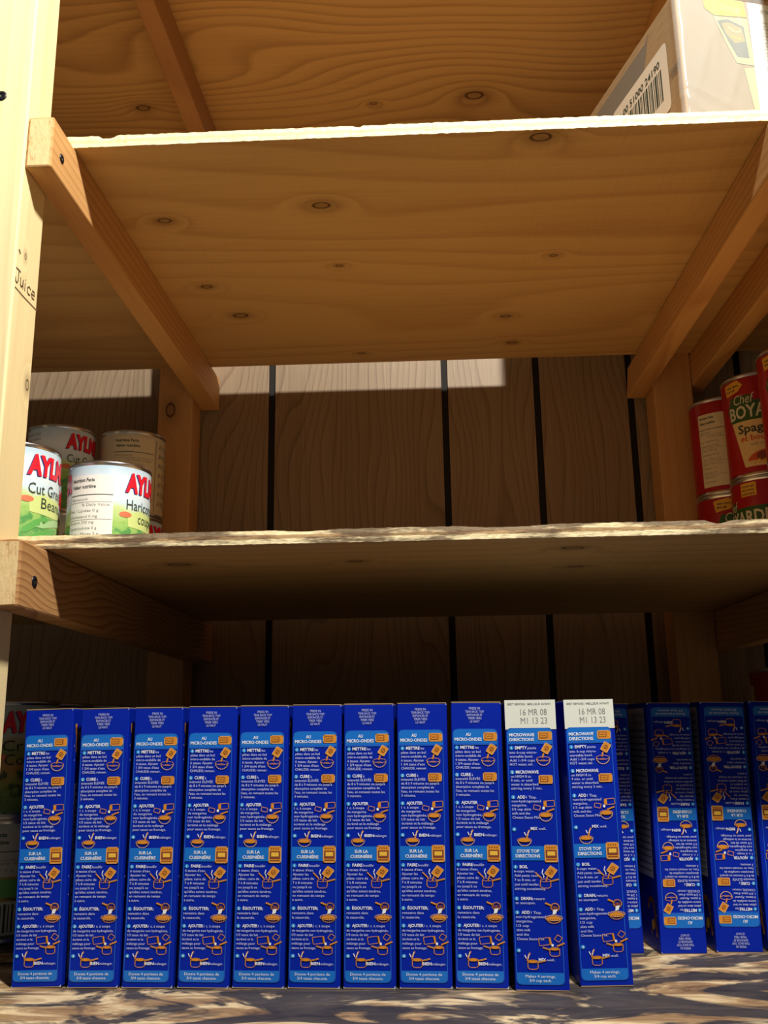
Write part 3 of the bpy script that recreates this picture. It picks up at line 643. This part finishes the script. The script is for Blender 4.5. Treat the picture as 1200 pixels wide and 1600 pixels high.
GX = 'unseen red pasta cans added to shade the right bay'  # out-of-view cans added to block light and darken the right bay
for (x, y) in ((.475, .70), (.560, .745), (.475, .785), (.560, .835), (.475, .875), (.560, .925), (.475, .965)):
    for k in range(2): place(c_red, x, y, Z2 + HR * k, 20 * k, 'unseen red pasta can added on the middle shelf to shade the right bay', GX)
GD = 'dim red cans on the right of the bottom shelf'
place(c_red, .388, 1.02, .0003, 60, 'lower red can in the dark behind the upside-down cartons', GD)
place(c_red, .388, 1.02, HR, 60, 'upper red can glimpsed in the dark above the upside-down cartons', GD)

# ---------------------------------------------------------------- soup case on the upper shelf
m_card = plain('cardboard', (.30, .18, .08), .8); t = NT(m_card); n_ = t.noise(t.coords((60, 60, 400)), 1, 3, .6); t.l(t.ramp(n_, [(.3, (.26, .165, .08)), (.7, (.33, .215, .11))]), t.b.inputs['Base Color'])
m_cardl = plain('carton_front', (.20, .165, .115), .6); m_cgrey = plain('case_grey_print', (.17, .14, .11), .7); m_sticker = plain('sticker', (.62, .55, .46), .5)
m_soupg = plain('soup_green', (.28, .31, .035), .45); m_soupd = plain('soup_bowl', (.085, .11, .11), .5); m_soupp = plain('soup_pale', (.30, .32, .17), .5); m_soupy = plain('soup_broth', (.20, .18, .09), .5)
case = thing('soup_case', 'cardboard case in plastic wrap on the upper shelf, barcode sticker on its side', 'box', (.218, .645, ZB[1] + TH + .0006), math.radians(14.8))
CW, CDP, CH = .335, .36, .129
obj('case_box', boxv(0, CW, 0, CDP, 0, CH), BOXF, [m_card, m_cardl], [0, 0, 1, 0, 0, 0], case, bevel=.0015)
p = Print()   # side print: x = distance back from the front corner (mm), y = mm down from the top
yy = lambda z: z
p.poly([(50, 22), (84, 38), (116, 34), (178, -2 + 4), (178, 2), (40, 2)], m_cgrey, 1) if False else p.poly([(44, 4), (52, 24), (70, 60), (96, 100), (150, 127), (352, 127), (352, 10), (50, 10)], m_cgrey, 1)
p.text('MARKET', 2, 72, 9, m_cgrey, -34, 'l', True, 1) if False else None
o = p.build('side_print', lambda x, y, l: (-.0003 - l * .0001, x * .001, CH - y * .001), case)
q = Print(); q.poly(q.rrect(19, 33, 116, 96, 5), m_sticker, 1)
xx = 30; k = 0
while xx < 106:
    wq = (1.8, 1.0, 2.6, 1.2, .8)[k % 5]; q.rect(xx, 52, xx + wq, 82, m_text, 2); xx += wq + (1.4, 1.0, 2.0)[k % 3]; k += 1
# the side is read from behind to front, so x is mirrored for lettering
def mir(x, y, l): return (-.0004 - l * .0001, (135 - x) * .001, CH - y * .001)
q.text('1 00 51000 24190', 32, 49, 6.5, m_text, 72, 'l', True, 2); q.text('KEEP FROM FREEZING', 30, 90, 3.5, m_dots, 60, 'l', False, 2)
st = q.build('barcode_sticker', mir, case); st['label'] = 'white barcode sticker'
q3 = Print(); q3.text('MARKET', 119, 72, 9, m_cgrey, 15, 'l', False, 1); q3.build('side_lettering', mir, case)
p = Print()   # front print
p.poly([(24, 1), (62, 1), (64, 16), (34, 19), (26, 14)], m_soupg, 1); p.text('Soup', 40, 13, 7, m_soupp, 18, 'l', False, 3, .2)
p.poly([(33, 20), (64, 18), (66, 62), (50, 62), (42, 44)], m_soupp, 1); p.poly([(36, 24), (46, 21), (60, 26), (62, 56), (51, 56), (44, 42)], m_soupd, 2); p.poly([(39, 26), (47, 24), (58, 28), (60, 40), (50, 44), (43, 36)], m_soupy, 3); p.stroke([(46, 29), (52, 33), (56, 31)], 1.6, m_soupp, 4); p.stroke([(48, 37), (55, 39)], 1.2, m_soupg, 4)
p.poly([(56, 66), (66, 64), (67, 108), (62, 108)], m_soupp, 1); p.rect(66, 1, 184, 126, m_paper, 1)
p.text('NUTRITION FACTS', 69, 10, 3.5, m_dots, 34, 'l', True, 2)
for k in range(15): p.text(('Calories', 'Total Fat', 'Sat. Fat', 'Sodium', 'Fibre')[k % 5], 69, 20 + 6.5 * k, 2.8, m_grtxt, 14, 'l', False, 2); p.stroke([(69, 22.3 + 6.5 * k), (100, 22.3 + 6.5 * k)], .4, m_grtxt, 2)
p.build('front_print', lambda x, y, l: (x * .001, -.0003 - l * .0001, CH - y * .001), case)
# shrink wrap over the front and round the corner, wrinkled
m_wrap = bpy.data.materials.new('shrink_wrap'); m_wrap.use_nodes = True; t = NT(m_wrap); nt = m_wrap.node_tree
b = t.b; b.inputs['Base Color'].default_value = (.9, .88, .84, 1); b.inputs['Roughness'].default_value = .18
trn = t.n('ShaderNodeBsdfTransparent'); mx = t.n('ShaderNodeMixShader'); mx.inputs[0].default_value = .16
nt.links.new(trn.outputs[0], mx.inputs[1]); nt.links.new(b.outputs[0], mx.inputs[2]); nt.links.new(mx.outputs[0], nt.nodes['Material Output'].inputs[0])
nx, nz = 110, 44; vs = []; fs = []
rw = random.Random(3)
folds = [(rw.uniform(0, .09), rw.uniform(.0, .13), rw.uniform(-1.2, 1.2), rw.uniform(.0006, .0022)) for _ in range(22)]
for j in range(nz + 1):
    for i in range(nx + 1):
        s_ = -.004 + (CW + .004) * i / nx; z = .0005 + (CH + .001) * j / nz
        d = 0
        for (fx, fz, a, am) in folds:
            dist = (s_ - fx) * math.cos(a) + (z - fz) * math.sin(a); al = -(s_ - fx) * math.sin(a) + (z - fz) * math.cos(a)
            d += am * math.exp(-(dist / .0022) ** 2) * math.exp(-(al / .035) ** 2)
        if z < .012: d += .0012 * (1 + math.sin(s_ * 900)) * (1 - z / .012)
        d += .0018
        vs.append((-d, -s_, z) if s_ < 0 else (s_, -d, z))
for j in range(nz):
    for i in range(nx): a = j * (nx + 1) + i; fs.append((a, a + 1, a + nx + 2, a + nx + 1))
obj('plastic_wrap', vs, fs, m_wrap, None, case, smooth=True)
